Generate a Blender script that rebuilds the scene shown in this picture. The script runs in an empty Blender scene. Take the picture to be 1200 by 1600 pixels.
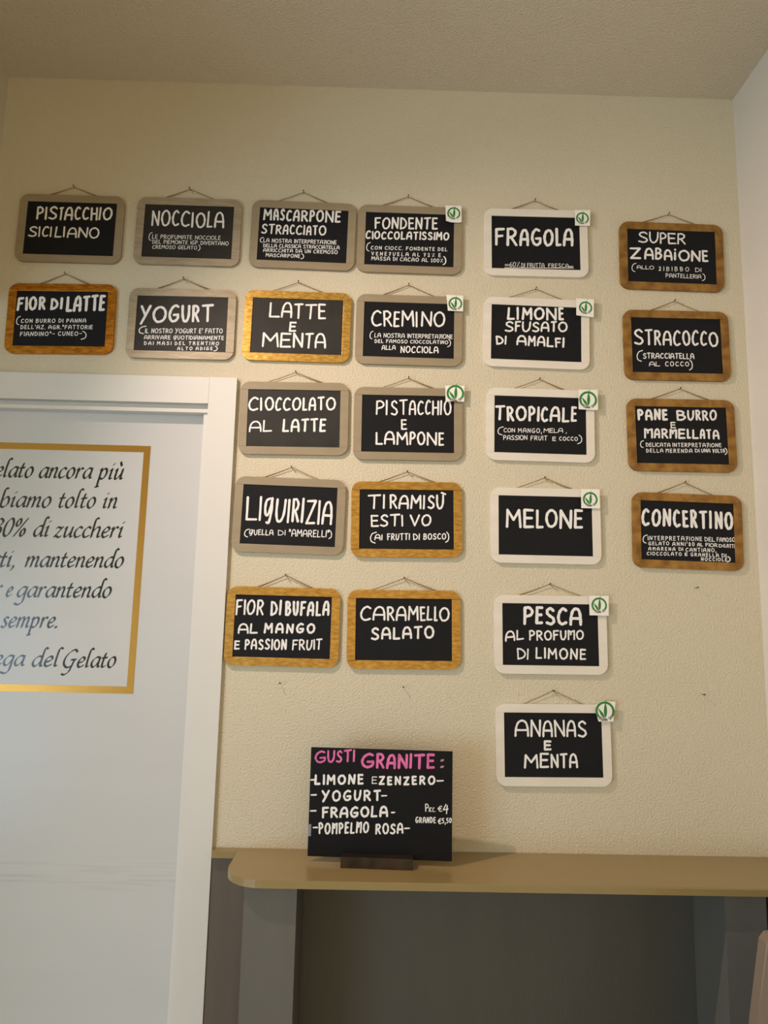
import bpy, bmesh, math, random
from mathutils import Vector, Matrix
random.seed(7)
C = bpy.context.scene.collection
SC = bpy.context.scene
H = 1.58                       # height of the eye above the floor: all z below are floor = 0

# ---------------------------------------------------------------- camera
cd = bpy.data.cameras.new('camera'); cam = bpy.data.objects.new('camera', cd); C.objects.link(cam)
YAW, PITCH, ROLL = 0.012877, 0.147721, 0.021677
fwd = Vector((math.sin(YAW)*math.cos(PITCH), math.cos(YAW)*math.cos(PITCH), math.sin(PITCH)))
rt = Vector((math.cos(YAW), -math.sin(YAW), 0)); up = rt.cross(fwd)
r2 = math.cos(ROLL)*rt+math.sin(ROLL)*up; u2 = -math.sin(ROLL)*rt+math.cos(ROLL)*up
M = Matrix((r2, u2, -fwd)).transposed().to_4x4(); M.translation = (0, -1.60687, H)
cam.matrix_world = M
cd.sensor_fit = 'HORIZONTAL'; cd.sensor_width = 36; cd.lens = 36*1120.04/1200; cd.clip_start = .02
SC.camera = cam
# ---------------------------------------------------------------- world, lights, exposure
w = bpy.data.worlds.new('world'); SC.world = w; w.use_nodes = True
w.node_tree.nodes['Background'].inputs[0].default_value = (.92, 1, .76, 1)
w.node_tree.nodes['Background'].inputs[1].default_value = 1.3
def light(name, kind, loc, aim, energy, color, **kw):
    l = bpy.data.lights.new(name, kind); l.energy = energy; l.color = color
    for k, v in kw.items(): setattr(l, k, v)
    o = bpy.data.objects.new(name, l); C.objects.link(o); o.location = loc
    o.rotation_euler = (Vector(aim)-Vector(loc)).to_track_quat('-Z', 'Y').to_euler()
    return o
# warm ceiling-track spot up on the left
light('warm_spot', 'SPOT', (-.72, -.70, H+1.02), (1.50, -.10, H-1.20), 61, (1, .77, .64), spot_size=math.radians(113), spot_blend=1.0, shadow_soft_size=.012)
# daylight through the shop entrance, far left behind the camera
light('entrance_daylight', 'AREA', (-3.0, -3.3, H-.55), (-.2, 0, H), 52, (.52, .73, 1), shape='RECTANGLE', size=1.5, size_y=1.7)
# added fill, for the soft bounce of the shop behind the camera
light('ambient_fill', 'AREA', (.2, -4.2, H+.1), (0, 0, H+.1), 19, (1, .64, .22), shape='RECTANGLE', size=2.0, size_y=1.6)
vs = SC.view_settings
vs.view_transform = 'Standard'; vs.look = 'None'; vs.gamma = 1; vs.use_curve_mapping = False; vs.exposure = 0.0

# ---------------------------------------------------------------- materials
def lin(c):
    return tuple(((v/255)/12.92 if v/255 <= .04045 else ((v/255+.055)/1.055)**2.4) for v in c)+(1,)
def mat(name, rgb, rough=.6, metal=0, bump=0, bscale=200, var=0, vscale=8, rgb2=None, stretch=(1,1,1), spec=.5, coat=0, detail=4, bdist=.001):
    m = bpy.data.materials.new(name); m.use_nodes = True; nt = m.node_tree; b = nt.nodes['Principled BSDF']
    b.inputs['Base Color'].default_value = lin(rgb); b.inputs['Roughness'].default_value = rough
    b.inputs['Metallic'].default_value = metal; b.inputs['Specular IOR Level'].default_value = spec
    b.inputs['Coat Weight'].default_value = coat
    tc = nt.nodes.new('ShaderNodeTexCoord'); mp = nt.nodes.new('ShaderNodeMapping'); mp.inputs['Scale'].default_value = stretch
    nt.links.new(tc.outputs['Object'], mp.inputs['Vector'])
    if var or rgb2:
        n = nt.nodes.new('ShaderNodeTexNoise'); n.inputs['Scale'].default_value = vscale; n.inputs['Detail'].default_value = detail
        nt.links.new(mp.outputs[0], n.inputs['Vector'])
        r = nt.nodes.new('ShaderNodeValToRGB'); r.color_ramp.elements[0].position = .5-var; r.color_ramp.elements[1].position = .5+var
        r.color_ramp.elements[0].color = lin(rgb2 or rgb); r.color_ramp.elements[1].color = lin(rgb)
        nt.links.new(n.outputs['Fac'], r.inputs[0]); nt.links.new(r.outputs[0], b.inputs['Base Color'])
    if bump:
        n2 = nt.nodes.new('ShaderNodeTexNoise'); n2.inputs['Scale'].default_value = bscale; n2.inputs['Detail'].default_value = 3
        bp = nt.nodes.new('ShaderNodeBump'); bp.inputs['Strength'].default_value = bump; bp.inputs['Distance'].default_value = bdist
        nt.links.new(mp.outputs[0], n2.inputs['Vector']); nt.links.new(n2.outputs['Fac'], bp.inputs['Height']); nt.links.new(bp.outputs[0], b.inputs['Normal'])
    return m
MT = dict(
 wall=mat('cream_wall_plaster', (211,202,180), .8, bump=1.0, bscale=240, var=.3, vscale=3, rgb2=(207,197,174), spec=.2, bdist=.0022),
 wall_side=mat('pale_side_wall_plaster', (220,213,204), .8, bump=.7, bscale=240, var=.3, vscale=3, rgb2=(216,208,198), spec=.2),
 ceiling=mat('rough_ceiling_plaster', (216,205,186), .9, bump=1.0, bscale=210, var=.3, vscale=4, rgb2=(211,199,179), spec=.1, bdist=.003),
 floor=mat('pale_floor', (194,189,182), .5, var=.3, vscale=6, rgb2=(184,178,169)),
 door=mat('white_lacquer', (204,204,205), .24, var=.25, vscale=3, rgb2=(201,201,202), stretch=(.3,1,5), spec=.4),
 casing=mat('white_painted_wood', (215,213,209), .38, bump=.06, bscale=60, stretch=(4,4,.4)),
 vinyl_black=mat('black_vinyl', (12,11,12), .14, spec=.38),
 vinyl_gold=mat('gold_vinyl', (172,126,54), .25, metal=.7, bump=.15, bscale=900),
 taupe=mat('taupe_painted_wood', (156,142,118), .5, bump=.35, bscale=90, var=.25, vscale=14, rgb2=(147,132,107), stretch=(1,4,4)),
 silver=mat('worn_silver_beige_paint', (178,166,146), .42, metal=.15, bump=.6, bscale=60, var=.28, vscale=22, rgb2=(150,134,108), stretch=(1,6,6)),
 gold=mat('gold_leaf', (196,156,80), .4, metal=.7, bump=.5, bscale=70, var=.2, vscale=75, rgb2=(156,116,50), stretch=(1,3,3), detail=8),
 gold_amber_lit=mat('amber_lamplit_gold_leaf', (214,146,46), .36, metal=.8, bump=.5, bscale=70, var=.2, vscale=65, rgb2=(160,96,24), stretch=(1,3,3), detail=8),  # gold leaf, the lamp's reflection worked into its amber tone
 gold_lamplit=mat('lamplit_gold_leaf', (224,184,96), .36, metal=.7, bump=.5, bscale=70, var=.2, vscale=80, rgb2=(170,124,48), stretch=(1,3,3), detail=9),  # gold leaf made brighter in colour for the lamp's gleam on it
 gold_dark=mat('antique_gold_wood', (172,130,66), .45, metal=.5, bump=.5, bscale=60, var=.17, vscale=42, rgb2=(126,88,40), detail=9),
 white=mat('white_painted_frame', (228,222,212), .5, bump=.3, bscale=90, var=.2, vscale=9, rgb2=(220,212,199), stretch=(1,4,4)),
 slate=mat('black_slate', (23,24,29), .6, bump=.15, bscale=400, var=.3, vscale=12, rgb2=(16,17,21), detail=6, spec=.2),
 slate_sheen=mat('lamp_sheen_slate', (44,42,39), .55, bump=.2, bscale=300, var=.22, vscale=16, rgb2=(30,29,28), detail=8, spec=.35),  # same slate, greyed in colour for the lamp sheen on it
 chalk=mat('white_chalk_marker', (236,234,234), .6),
 pink=mat('pink_chalk_marker', (238,118,184), .6, var=.25, vscale=45, rgb2=(196,84,148)),
 grey_dot=mat('grey_pink_marker', (176,130,152), .6),
 string=mat('jute_string', (142,112,66), .9),
 nail=mat('dark_steel_nail', (52,44,36), .4, metal=.6),
 card=mat('white_card', (240,238,233), .45),
 green=mat('green_print', (48,138,62), .4, var=.25, vscale=70, rgb2=(38,112,48)),
 dark_green=mat('dark_green_print', (28,92,40), .4),
 card_text=mat('dark_print', (40,62,42), .5),
 sign=mat('matt_black_panel', (12,12,17), .5, spec=.2),
 steel=mat('dark_brushed_metal', (78,67,56), .4, metal=.6, bump=.2, bscale=80, var=.25, vscale=30, rgb2=(40,33,28)),
 tab=mat('grey_tape', (128,134,148), .5),
 shelf=mat('taupe_gloss_paint', (148,128,84), .36, bump=.12, bscale=40, var=.3, vscale=6, rgb2=(142,122,79), coat=.3),
 post=mat('grey_taupe_paint', (103,100,95), .5, bump=.15, bscale=50, stretch=(5,5,.6), var=.3, vscale=5, rgb2=(98,95,89)),
 wains=mat('brown_taupe_paint', (98,87,79), .5, bump=.25, bscale=50, stretch=(5,5,.6), var=.3, vscale=8, rgb2=(92,81,73)),
 back=mat('dark_taupe_paint', (83,80,74), .5, bump=.25, bscale=50, stretch=(5,5,.6), var=.3, vscale=5, rgb2=(78,75,69)),
 panel=mat('mushroom_panel', (128,112,98), .6),
)

def scuffs(m, z0, z1, rgb):                     # faint horizontal rub marks in a band of the door leaf
    nt = m.node_tree; b = nt.nodes['Principled BSDF']; src = b.inputs['Base Color'].links[0].from_socket
    tc = nt.nodes.new('ShaderNodeTexCoord'); mp = nt.nodes.new('ShaderNodeMapping'); mp.inputs['Scale'].default_value = (3, 1, 110)
    n = nt.nodes.new('ShaderNodeTexNoise'); n.inputs['Scale'].default_value = 1.6; n.inputs['Detail'].default_value = 3
    nt.links.new(tc.outputs['Object'], mp.inputs['Vector']); nt.links.new(mp.outputs[0], n.inputs['Vector'])
    r = nt.nodes.new('ShaderNodeMapRange'); r.inputs[1].default_value = .5; r.inputs[2].default_value = .68; nt.links.new(n.outputs['Fac'], r.inputs[0])
    sp = nt.nodes.new('ShaderNodeSeparateXYZ'); nt.links.new(tc.outputs['Object'], sp.inputs[0])
    a = nt.nodes.new('ShaderNodeMapRange'); a.interpolation_type = 'SMOOTHSTEP'; a.inputs[1].default_value = z0; a.inputs[2].default_value = (z0+z1)/2
    c = nt.nodes.new('ShaderNodeMapRange'); c.interpolation_type = 'SMOOTHSTEP'; c.inputs[1].default_value = z1; c.inputs[2].default_value = (z0+z1)/2
    for q in (a, c): nt.links.new(sp.outputs['Z'], q.inputs[0])
    k = nt.nodes.new('ShaderNodeMath'); k.operation = 'MULTIPLY'; nt.links.new(a.outputs[0], k.inputs[0]); nt.links.new(c.outputs[0], k.inputs[1])
    k2 = nt.nodes.new('ShaderNodeMath'); k2.operation = 'MULTIPLY'; nt.links.new(k.outputs[0], k2.inputs[0]); nt.links.new(r.outputs[0], k2.inputs[1])
    mx = nt.nodes.new('ShaderNodeMix'); mx.data_type = 'RGBA'; nt.links.new(k2.outputs[0], mx.inputs[0]); nt.links.new(src, mx.inputs[6]); mx.inputs[7].default_value = lin(rgb)
    nt.links.new(mx.outputs[2], b.inputs['Base Color'])
def pits(m):                                     # a few old pin holes and specks in the plaster
    nt = m.node_tree; b = nt.nodes['Principled BSDF']; src = b.inputs['Base Color'].links[0].from_socket
    tc = nt.nodes.new('ShaderNodeTexCoord'); v = nt.nodes.new('ShaderNodeTexVoronoi'); v.inputs['Scale'].default_value = 9
    nt.links.new(tc.outputs['Object'], v.inputs['Vector'])
    a = nt.nodes.new('ShaderNodeMath'); a.operation = 'LESS_THAN'; a.inputs[1].default_value = .016; nt.links.new(v.outputs['Distance'], a.inputs[0])
    s = nt.nodes.new('ShaderNodeSeparateColor'); nt.links.new(v.outputs['Color'], s.inputs[0])
    c = nt.nodes.new('ShaderNodeMath'); c.operation = 'GREATER_THAN'; c.inputs[1].default_value = .45; nt.links.new(s.outputs[0], c.inputs[0])
    k = nt.nodes.new('ShaderNodeMath'); k.operation = 'MULTIPLY'; nt.links.new(a.outputs[0], k.inputs[0]); nt.links.new(c.outputs[0], k.inputs[1])
    mx = nt.nodes.new('ShaderNodeMix'); mx.data_type = 'RGBA'; nt.links.new(k.outputs[0], mx.inputs[0]); nt.links.new(src, mx.inputs[6]); mx.inputs[7].default_value = lin((110,96,74))
    nt.links.new(mx.outputs[2], b.inputs['Base Color'])
pits(MT['wall'])
scuffs(MT['door'], H-.60, H-.50, (190,189,186))

# ---------------------------------------------------------------- mesh helpers
def obj(name, bm, m, parent=None, smooth=False, kind=None):
    me = bpy.data.meshes.new(name)
    bmesh.ops.recalc_face_normals(bm, faces=bm.faces) if kind != 'flat' else None
    bm.to_mesh(me); bm.free()
    me.materials.append(MT[m] if isinstance(m, str) else m)
    if smooth:
        for p in me.polygons: p.use_smooth = True
    o = bpy.data.objects.new(name, me); C.objects.link(o)
    if parent: o.parent = parent
    return o
def box(bm, x0, x1, y0, y1, z0, z1):
    v = [bm.verts.new((x, y, z)) for x in (x0, x1) for y in (y0, y1) for z in (z0, z1)]
    for f in ((0,1,3,2),(4,6,7,5),(0,4,5,1),(2,3,7,6),(0,2,6,4),(1,5,7,3)): bm.faces.new([v[i] for i in f])
    return bm
def bevel(bm, wd, seg=2):
    bmesh.ops.bevel(bm, geom=[e for e in bm.edges if e.calc_face_angle(0) > .6], offset=wd, segments=seg, profile=.5, affect='EDGES', clamp_overlap=True)
    return bm
def bb(x0, x1, y0, y1, z0, z1, wd=.0015, seg=2):
    bm = box(bmesh.new(), x0, x1, y0, y1, z0, z1)
    if wd: bevel(bm, wd, seg)
    return bm
def prism(pts, y0, y1, wd=0, seg=1):           # outline in x, z; extruded along y (y0 = front)
    bm = bmesh.new()
    a = [bm.verts.new((x, y0, z)) for x, z in pts]; b = [bm.verts.new((x, y1, z)) for x, z in pts]
    ff = bm.faces.new(a); bm.faces.new(b[::-1])
    n = len(pts)
    for i in range(n): bm.faces.new((a[i], b[i], b[(i+1) % n], a[(i+1) % n]))
    if wd:
        bmesh.ops.bevel(bm, geom=list(ff.edges), offset=wd, segments=seg, profile=.5, affect='EDGES', clamp_overlap=True)
    return bm
def tube(bm, pts, r, n=6):
    pts = [Vector(p) for p in pts]; rings = []
    for i, p in enumerate(pts):
        d = (pts[min(i+1, len(pts)-1)]-pts[max(i-1, 0)]).normalized()
        a = d.cross(Vector((0, 1, 0)) if abs(d.y) < .9 else Vector((1, 0, 0))).normalized(); b = d.cross(a)
        rings.append([bm.verts.new(p+r*(math.cos(t)*a+math.sin(t)*b)) for t in [2*math.pi*k/n for k in range(n)]])
    for A, B in zip(rings, rings[1:]):
        for k in range(n): bm.faces.new((A[k], A[(k+1) % n], B[(k+1) % n], B[k]))
    bm.faces.new(rings[0]); bm.faces.new(rings[-1][::-1])
def thing(name, label, cat, loc=(0,0,0), rot=(0,0,0), group=None):
    o = bpy.data.objects.new(name, None); C.objects.link(o); o.empty_display_size = .05
    o.location = loc; o.rotation_euler = rot; tag(o, label, cat, group); return o
def tag(o, label=None, cat=None, group=None):
    if label: o['label'] = label
    if cat: o['category'] = cat
    if group: o['group'] = group
    return o
def struct(name, bm, m, parent=None):
    o = obj(name, bm, m, parent); o['kind'] = 'structure'; return o

# ---------------------------------------------------------------- hand lettering (flat strokes)
def catmull(P, closed=False, k=5):
    out = []; n = len(P)
    rng = range(n if closed else n-1)
    for i in rng:
        p0 = P[(i-1) % n] if closed or i > 0 else (2*P[0][0]-P[1][0], 2*P[0][1]-P[1][1])
        p1 = P[i]; p2 = P[(i+1) % n]
        p3 = P[(i+2) % n] if closed or i+2 < n else (2*P[-1][0]-P[-2][0], 2*P[-1][1]-P[-2][1])
        for s in range(k):
            t = s/k
            out.append(tuple(.5*(2*p1[j]+(p2[j]-p0[j])*t+(2*p0[j]-5*p1[j]+4*p2[j]-p3[j])*t*t+(3*p1[j]-p0[j]-3*p2[j]+p3[j])*t**3) for j in (0, 1)))
    out.append(P[0] if closed else P[-1])
    return out
S = lambda *p: catmull(list(p)); L = lambda *p: list(p); O_ = lambda *p: catmull(list(p), True)
BOWL = lambda y0, y1, x=.95: S((0,y1),(x*.55,y1),(x,(y0*.4+y1*.6)),(x*.6,y0+.02),(.05,y0))
GL = {   # letter: (relative width, strokes)
 'A': (.72, [S((0,0),(.03,.45),(.2,.86),(.52,1),(.82,.86),(.97,.45),(1,0)), L((.04,.38),(.96,.38))]),
 'B': (.6, [L((0,0),(0,1)), BOWL(.54,1,.85), BOWL(0,.54,1)]),
 'C': (.64, [S((.96,.88),(.6,1),(.2,.82),(0,.45),(.14,.12),(.5,0),(.98,.1))]),
 'D': (.62, [L((.05,0),(0,1)), S((0,1),(.5,.92),(.9,.66),(1,.4),(.72,.12),(.05,0))]),
 'E': (.5, [L((.95,.99),(0,1),(.02,0),(1,.02)), L((0,.52),(.85,.53))]),
 'F': (.54, [L((1,1),(0,.98),(.04,0)), L((0,.52),(.82,.56))]),
 'G': (.7, [S((.9,.92),(.55,1),(.15,.78),(0,.38),(.25,.05),(.62,0),(.95,.16),(.98,.42)), L((.98,.42),(.5,.4))]),
 'H': (.6, [L((0,0),(0,1)), L((1,0),(1,1)), L((0,.5),(1,.52))]),
 'I': (.06, [L((.5,0),(.5,1))]),
 'i': (.06, [L((.5,0),(.5,.72)), L((.5,1),(.5,1.04))]),
 'K': (.6, [L((0,0),(0,1)), L((.95,1),(.05,.45)), L((.25,.55),(1,0))]),
 'L': (.52, [L((.05,1),(0,0),(1,.02))]),
 'M': (.78, [L((0,0),(.06,1),(.5,.42),(.92,1),(1,0))]),
 'n': (.68, [L((0,0),(.02,1),(.4,.84),(1,.98),(1,0)), L((.4,.84),(.42,.55))]),
 'N': (.62, [L((0,0),(.02,1),(.95,.02),(1,1))]),
 'O': (.74, [O_((.5,1),(.12,.82),(0,.45),(.2,.08),(.5,0),(.86,.15),(1,.52),(.86,.86))]),
 'P': (.56, [L((.04,0),(0,.98)), S((0,.96),(.5,1),(.95,.8),(.8,.55),(.05,.42))]),
 'Q': (.72, [S((.62,.98),(.15,.86),(0,.5),(.15,.2),(.5,.3),(.8,.7),(.92,1)), S((.92,1),(.85,.4),(.55,-.12),(.25,-.12))]),
 'R': (.62, [L((.03,0),(0,1)), S((0,.97),(.5,1),(.88,.8),(.65,.55),(.08,.45)), L((.35,.5),(1,0))]),
 'S': (.6, [S((.95,.86),(.62,1),(.2,.9),(.12,.7),(.42,.53),(.85,.38),(.95,.16),(.55,0),(0,.08))]),
 'T': (.62, [L((0,.98),(1,1.02)), L((.5,1),(.5,0))]),
 'U': (.6, [S((0,1),(.02,.4),(.22,.05),(.6,.02),(.93,.35),(1,1))]),
 'Ù': (.6, [S((0,1),(.02,.4),(.22,.05),(.6,.02),(.93,.35),(1,1)), L((.75,1.2),(1.35,1.1))]),
 'V': (.62, [L((0,1),(.45,0),(1,1))]),
 'Y': (.68, [L((0,1),(.5,.42)), L((1,1.02),(.12,-.12))]),
 'Z': (.6, [L((0,.97),(1,1),(.02,0),(1,.03))]),
 'z': (.5, [L((0,.92),(1,1),(.3,-.1)), L((.2,.45),(.95,.5))]),
 '2': (.5, [S((0,.9),(.5,1),(.9,.75),(.35,.5)), L((.35,.5),(.7,.3),(0,.02),(1,.05))]),
 '0': (.55, [O_((.5,1),(.1,.8),(0,.45),(.2,.08),(.5,0),(.88,.2),(1,.55),(.86,.88))]),
 '1': (.3, [L((0,.75),(.6,1),(.5,0)), L((0,0),(1,.02))]),
 '4': (.55, [L((.5,1),(0,.4),(1,.42)), L((.8,.85),(.7,-.1))]),
 '5': (.5, [L((1,1),(.15,1),(.1,.58)), S((.1,.58),(.6,.62),(.95,.3),(.6,.02),(0,.04))]),
 '6': (.55, [S((.8,1),(.25,.75),(0,.3),(.4,0),(.95,.2),(.7,.5),(.1,.4))]),
 '7': (.5, [L((0,1),(1,1),(.35,0)), L((.2,.5),(.85,.52))]),
 '8': (.5, [O_((.5,1),(.12,.8),(.5,.54),(.95,.25),(.5,0),(.05,.25),(.5,.54),(.9,.8))]),
 '%': (.7, [L((.9,1.05),(.2,0)), L((.1,.9),(.16,.86)), L((.88,.16),(.94,.12))]),
 '€': (.6, [S((1,.92),(.6,1),(.2,.7),(.15,.35),(.5,0),(1,.08)), L((-.05,.6),(.75,.64)), L((-.05,.4),(.7,.43))]),
 '(': (.4, [S((1,1),(.35,.86),(.05,.5),(.2,.16),(.75,.02))]),
 ')': (.4, [S((.3,1),(.75,.82),(.95,.5),(.75,.16),(.1,.0))]),
 '.': (.06, [L((.5,0),(.5,.03))]), ',': (.1, [L((.8,.1),(0,-.3))]), "'": (.08, [L((.8,1.1),(0,.8))]),
 '"': (.25, [L((.1,1.05),(0,.72)), L((1,1.05),(.85,.72))]), '-': (.5, [L((0,.46),(1,.5))]),
 ':': (.1, [L((.7,.96),(.9,1)), L((.3,.1),(.5,.14))]), '=': (.5, [L((0,0),(1,0)), L((0,.9),(1,.95))]), '_': (1, [L((0,0),(1,0))]),
}
YC = [0]
def lift():                                       # every stroke a hair above the one before, like real paint
    YC[0] = (YC[0]+1) % 14
    return YC[0]*1.1e-5
def disk(bm, c, r, y, n=10):
    y -= lift()
    bm.faces.new([bm.verts.new((c[0]+r*math.cos(t), y, c[1]+r*math.sin(t))) for t in [2*math.pi*k/n for k in range(n)]])
def ribbon(bm, P, r, y):
    y -= lift()
    n = len(P)
    rows = []
    for i in range(n):
        a = P[max(i-1, 0)]; b = P[min(i+1, n-1)]
        dx, dz = b[0]-a[0], b[1]-a[1]; l = math.hypot(dx, dz) or 1
        rr = r*(1+.10*math.sin(i*1.3+P[0][0]*900))
        nx, nz = -dz/l*rr, dx/l*rr
        rows.append((bm.verts.new((P[i][0]+nx, y, P[i][1]+nz)), bm.verts.new((P[i][0]-nx, y, P[i][1]-nz))))
    for A, B in zip(rows, rows[1:]): bm.faces.new((A[0], A[1], B[1], B[0]))
def write(bm, line, y, sc=.001):
    t, x0, z0, x1, z1, h, sw = line[:7]; edges = line[7] if len(line) > 7 else None
    x0, z0, x1, z1, h, sw = [v*sc for v in (x0, z0, x1, z1, h, sw)]
    W = x1-x0; r = sw/2; h2 = h-sw; rng = random.Random(t+str(x0))
    sw *= .74 if h < .013 else .92; r = sw/2; h2 = h-sw
    gap = sw*.88+h*.045
    cells = []
    if edges:
        for i, c in enumerate(t):
            a = edges[i]*W; b = (edges[i+1]*W-(gap*.5)) if i+1 < len(t) else W
            if c in 'I': b = a+sw
            mx = a+(h*GL[c][0]*1.25+sw)
            cells.append((c, a+r, min(b, mx)-r))
    else:
        tot = sum((.5 if c == ' ' else GL[c][0]) for c in t)
        sp = sum(1 for c in t if c != ' ')
        g = gap
        k = (W-g*(sp-1)-sw*.2)/(tot*h) if tot else 1
        KM = .95 if len(t) > 4 else 1.5
        if k > KM and sp > 1:
            g = (W-sw*.2-KM*tot*h)/(sp-1); k = KM
        if k < .55 and sp > 1: g = max(sw*.5, (W-.55*tot*h)/(sp-1)); k = (W-g*(sp-1)-sw*.2)/(tot*h)
        x = 0
        for c in t:
            wd = (.5 if c == ' ' else GL[c][0])*h*k
            if c == ' ': x += wd; continue
            cells.append((c, x+r*.6, max(x+wd-r*.2, x+r*.7))); x += wd+g
        e = x-g
        if e > 0 and len(cells) > 1: cells = [(c, a*W/e, b*W/e) for c, a, b in cells]
    for c, a, b in cells:
        jz = rng.uniform(-.03, .03)*h; js = rng.uniform(.96, 1.04); sl = rng.uniform(-.035, .05)
        for st in GL[c][1]:
            P = []
            for (u, v) in st:
                xx = a+(b-a)*u+sl*(v-.5)*h; f = xx/W if W else 0
                P.append((x0+xx, z0+(z1-z0)*f+r+jz+v*h2*js))
            if len(P) <= 5:               # corner stroke: straight pieces with round joints
                for p, q in zip(P, P[1:]): ribbon(bm, [p, ((p[0]+q[0])/2+sw*.04, (p[1]+q[1])/2), q], r, y)
                for p in P: disk(bm, p, r*.98, y)
            else:
                ribbon(bm, P, r, y); disk(bm, P[0], r*.96, y); disk(bm, P[-1], r*.96, y)

# chancery italic, drawn with a broad nib; x-height 1, ascender 1.8, descender -.75 (before slant)
FLAG = lambda x: S((x+.28,1.72),(x+.12,1.82),(x,1.6),(x,1.2),(x,.6))
IT = {
 'a': (.72, [S((.68,.92),(.4,1),(.1,.7),(.02,.3),(.2,.02),(.45,.2),(.66,.65)), S((.68,.98),(.64,.4),(.66,.08),(.8,.08))]),
 'b': (.7, [S((.3,1.76),(.12,1.8),(.05,1.5),(.04,.8),(.04,.1)), S((.04,.1),(.3,-.02),(.62,.3),(.6,.8),(.4,.98),(.08,.6))]),
 'c': (.55, [S((.56,.86),(.38,1),(.12,.78),(.02,.35),(.2,.02),(.55,.18))]),
 'd': (.74, [S((.66,.92),(.4,1),(.1,.7),(.02,.3),(.2,.02),(.45,.2),(.66,.65)), S((.92,1.72),(.76,1.82),(.68,1.5),(.64,.5),(.66,.08),(.8,.08))]),
 'e': (.56, [S((.05,.42),(.4,.56),(.54,.8),(.38,1),(.12,.78),(.02,.35),(.2,.02),(.56,.2))]),
 'g': (.72, [S((.68,.92),(.4,1),(.1,.7),(.02,.3),(.2,.04),(.45,.2),(.66,.65)), S((.7,.98),(.66,.3),(.6,-.45),(.3,-.72),(-.05,-.6))]),
 'h': (.72, [S((.3,1.76),(.12,1.8),(.05,1.5),(.04,.8),(.04,.02)), S((.05,.5),(.25,.85),(.5,1),(.6,.8),(.56,.3),(.6,.06),(.76,.1))]),
 'i': (.3, [S((.0,.82),(.14,.96),(.1,.4),(.12,.06),(.28,.1)), L((.16,1.38),(.22,1.44))]),
 'l': (.3, [S((.4,1.72),(.22,1.82),(.12,1.5),(.08,.6),(.1,.08),(.26,.1))]),
 'm': (1.12, [S((0,.84),(.1,.96),(.08,.5),(.06,.02)), S((.08,.5),(.28,.88),(.46,1),(.54,.8),(.5,.02)), S((.52,.5),(.72,.88),(.9,1),(.98,.8),(.93,.25),(.97,.06),(1.12,.1))]),
 'n': (.7, [S((0,.84),(.1,.96),(.08,.5),(.06,.02)), S((.08,.5),(.28,.88),(.48,1),(.57,.8),(.53,.25),(.57,.06),(.72,.1))]),
 'o': (.66, [O_((.36,1),(.1,.78),(.02,.38),(.14,.06),(.34,0),(.56,.26),(.62,.64),(.52,.92))]),
 'p': (.72, [S((0,.84),(.1,.98),(.08,.4),(.05,-.7)), L((-.08,-.72),(.2,-.68)), S((.08,.6),(.3,.95),(.56,.92),(.62,.5),(.42,.05),(.08,.1))]),
 'r': (.5, [S((0,.84),(.1,.96),(.08,.5),(.06,.02)), S((.08,.5),(.24,.86),(.42,1),(.52,.9))]),
 's': (.48, [S((.48,.88),(.3,1),(.12,.84),(.2,.6),(.4,.35),(.36,.08),(.16,0),(0,.12))]),
 't': (.42, [S((.2,1.35),(.12,.7),(.1,.2),(.2,.02),(.4,.14)), L((-.04,.9),(.4,.94))]),
 'u': (.72, [S((0,.84),(.12,.96),(.08,.4),(.14,.04),(.36,.16),(.6,.6)), S((.64,.98),(.6,.4),(.62,.08),(.76,.1))]),
 'ù': (.72, [S((0,.84),(.12,.96),(.08,.4),(.14,.04),(.36,.16),(.6,.6)), S((.64,.98),(.6,.4),(.62,.08),(.76,.1)), L((.26,1.62),(.42,1.28))]),
 'z': (.6, [S((.04,.86),(.2,.96),(.4,.88),(.58,.96)), L((.56,.94),(.02,.06)), S((.02,.06),(.2,.12),(.4,.0),(.6,.1))]),
 'G': (1.15, [S((1.02,1.5),(.8,1.72),(.4,1.5),(.08,.95),(.06,.35),(.4,.0),(.75,.1)), S((.95,.75),(.86,.3),(.7,-.4),(.35,-.7),(.1,-.62)), L((.66,.74),(1.08,.78))]),
 '3': (.7, [S((.1,1.4),(.35,1.6),(.62,1.35),(.45,1.0),(.2,.85)), S((.2,.85),(.55,.75),(.6,.35),(.3,0),(0,.08))]),
 '0': (.78, [O_((.42,1.6),(.12,1.25),(.02,.6),(.12,.12),(.34,0),(.6,.3),(.74,1.0),(.62,1.5))]),
 '%': (1.1, [O_((.22,1.55),(.06,1.3),(.06,1.0),(.2,.9),(.38,1.1),(.38,1.45)), O_((.82,.68),(.66,.45),(.66,.12),(.8,.0),(.98,.2),(.98,.55)), L((.95,1.6),(.1,0))]),
 '.': (.2, [L((.02,.0),(.14,.1)), L((.02,.08),(.14,.02))]), ',': (.25, [S((.1,.1),(.14,-.05),(0,-.3))]),
}
def nib(bm, P, wx, wz, tx, tz, y):                      # broad-nib sweep: nib vector +-(wx, wz), small thickness +-(tx, tz)
    for p, q in zip(P, P[1:]):
        yq = y-lift()
        pts = [(c[0]+a*wx+b*tx, c[1]+a*wz+b*tz) for c in (p, q) for a, b in ((1,1),(1,-1),(-1,-1),(-1,1))]
        pts = sorted(set((round(a, 7), round(b, 7)) for a, b in pts))
        def half(ps):
            h = []
            for s in ps:
                while len(h) > 1 and (h[-1][0]-h[-2][0])*(s[1]-h[-2][1])-(h[-1][1]-h[-2][1])*(s[0]-h[-2][0]) <= 0: h.pop()
                h.append(s)
            return h
        hull = half(pts)[:-1]+half(pts[::-1])[:-1]
        if len(hull) > 2: bm.faces.new([bm.verts.new((a, yq, b)) for a, b in hull])
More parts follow.
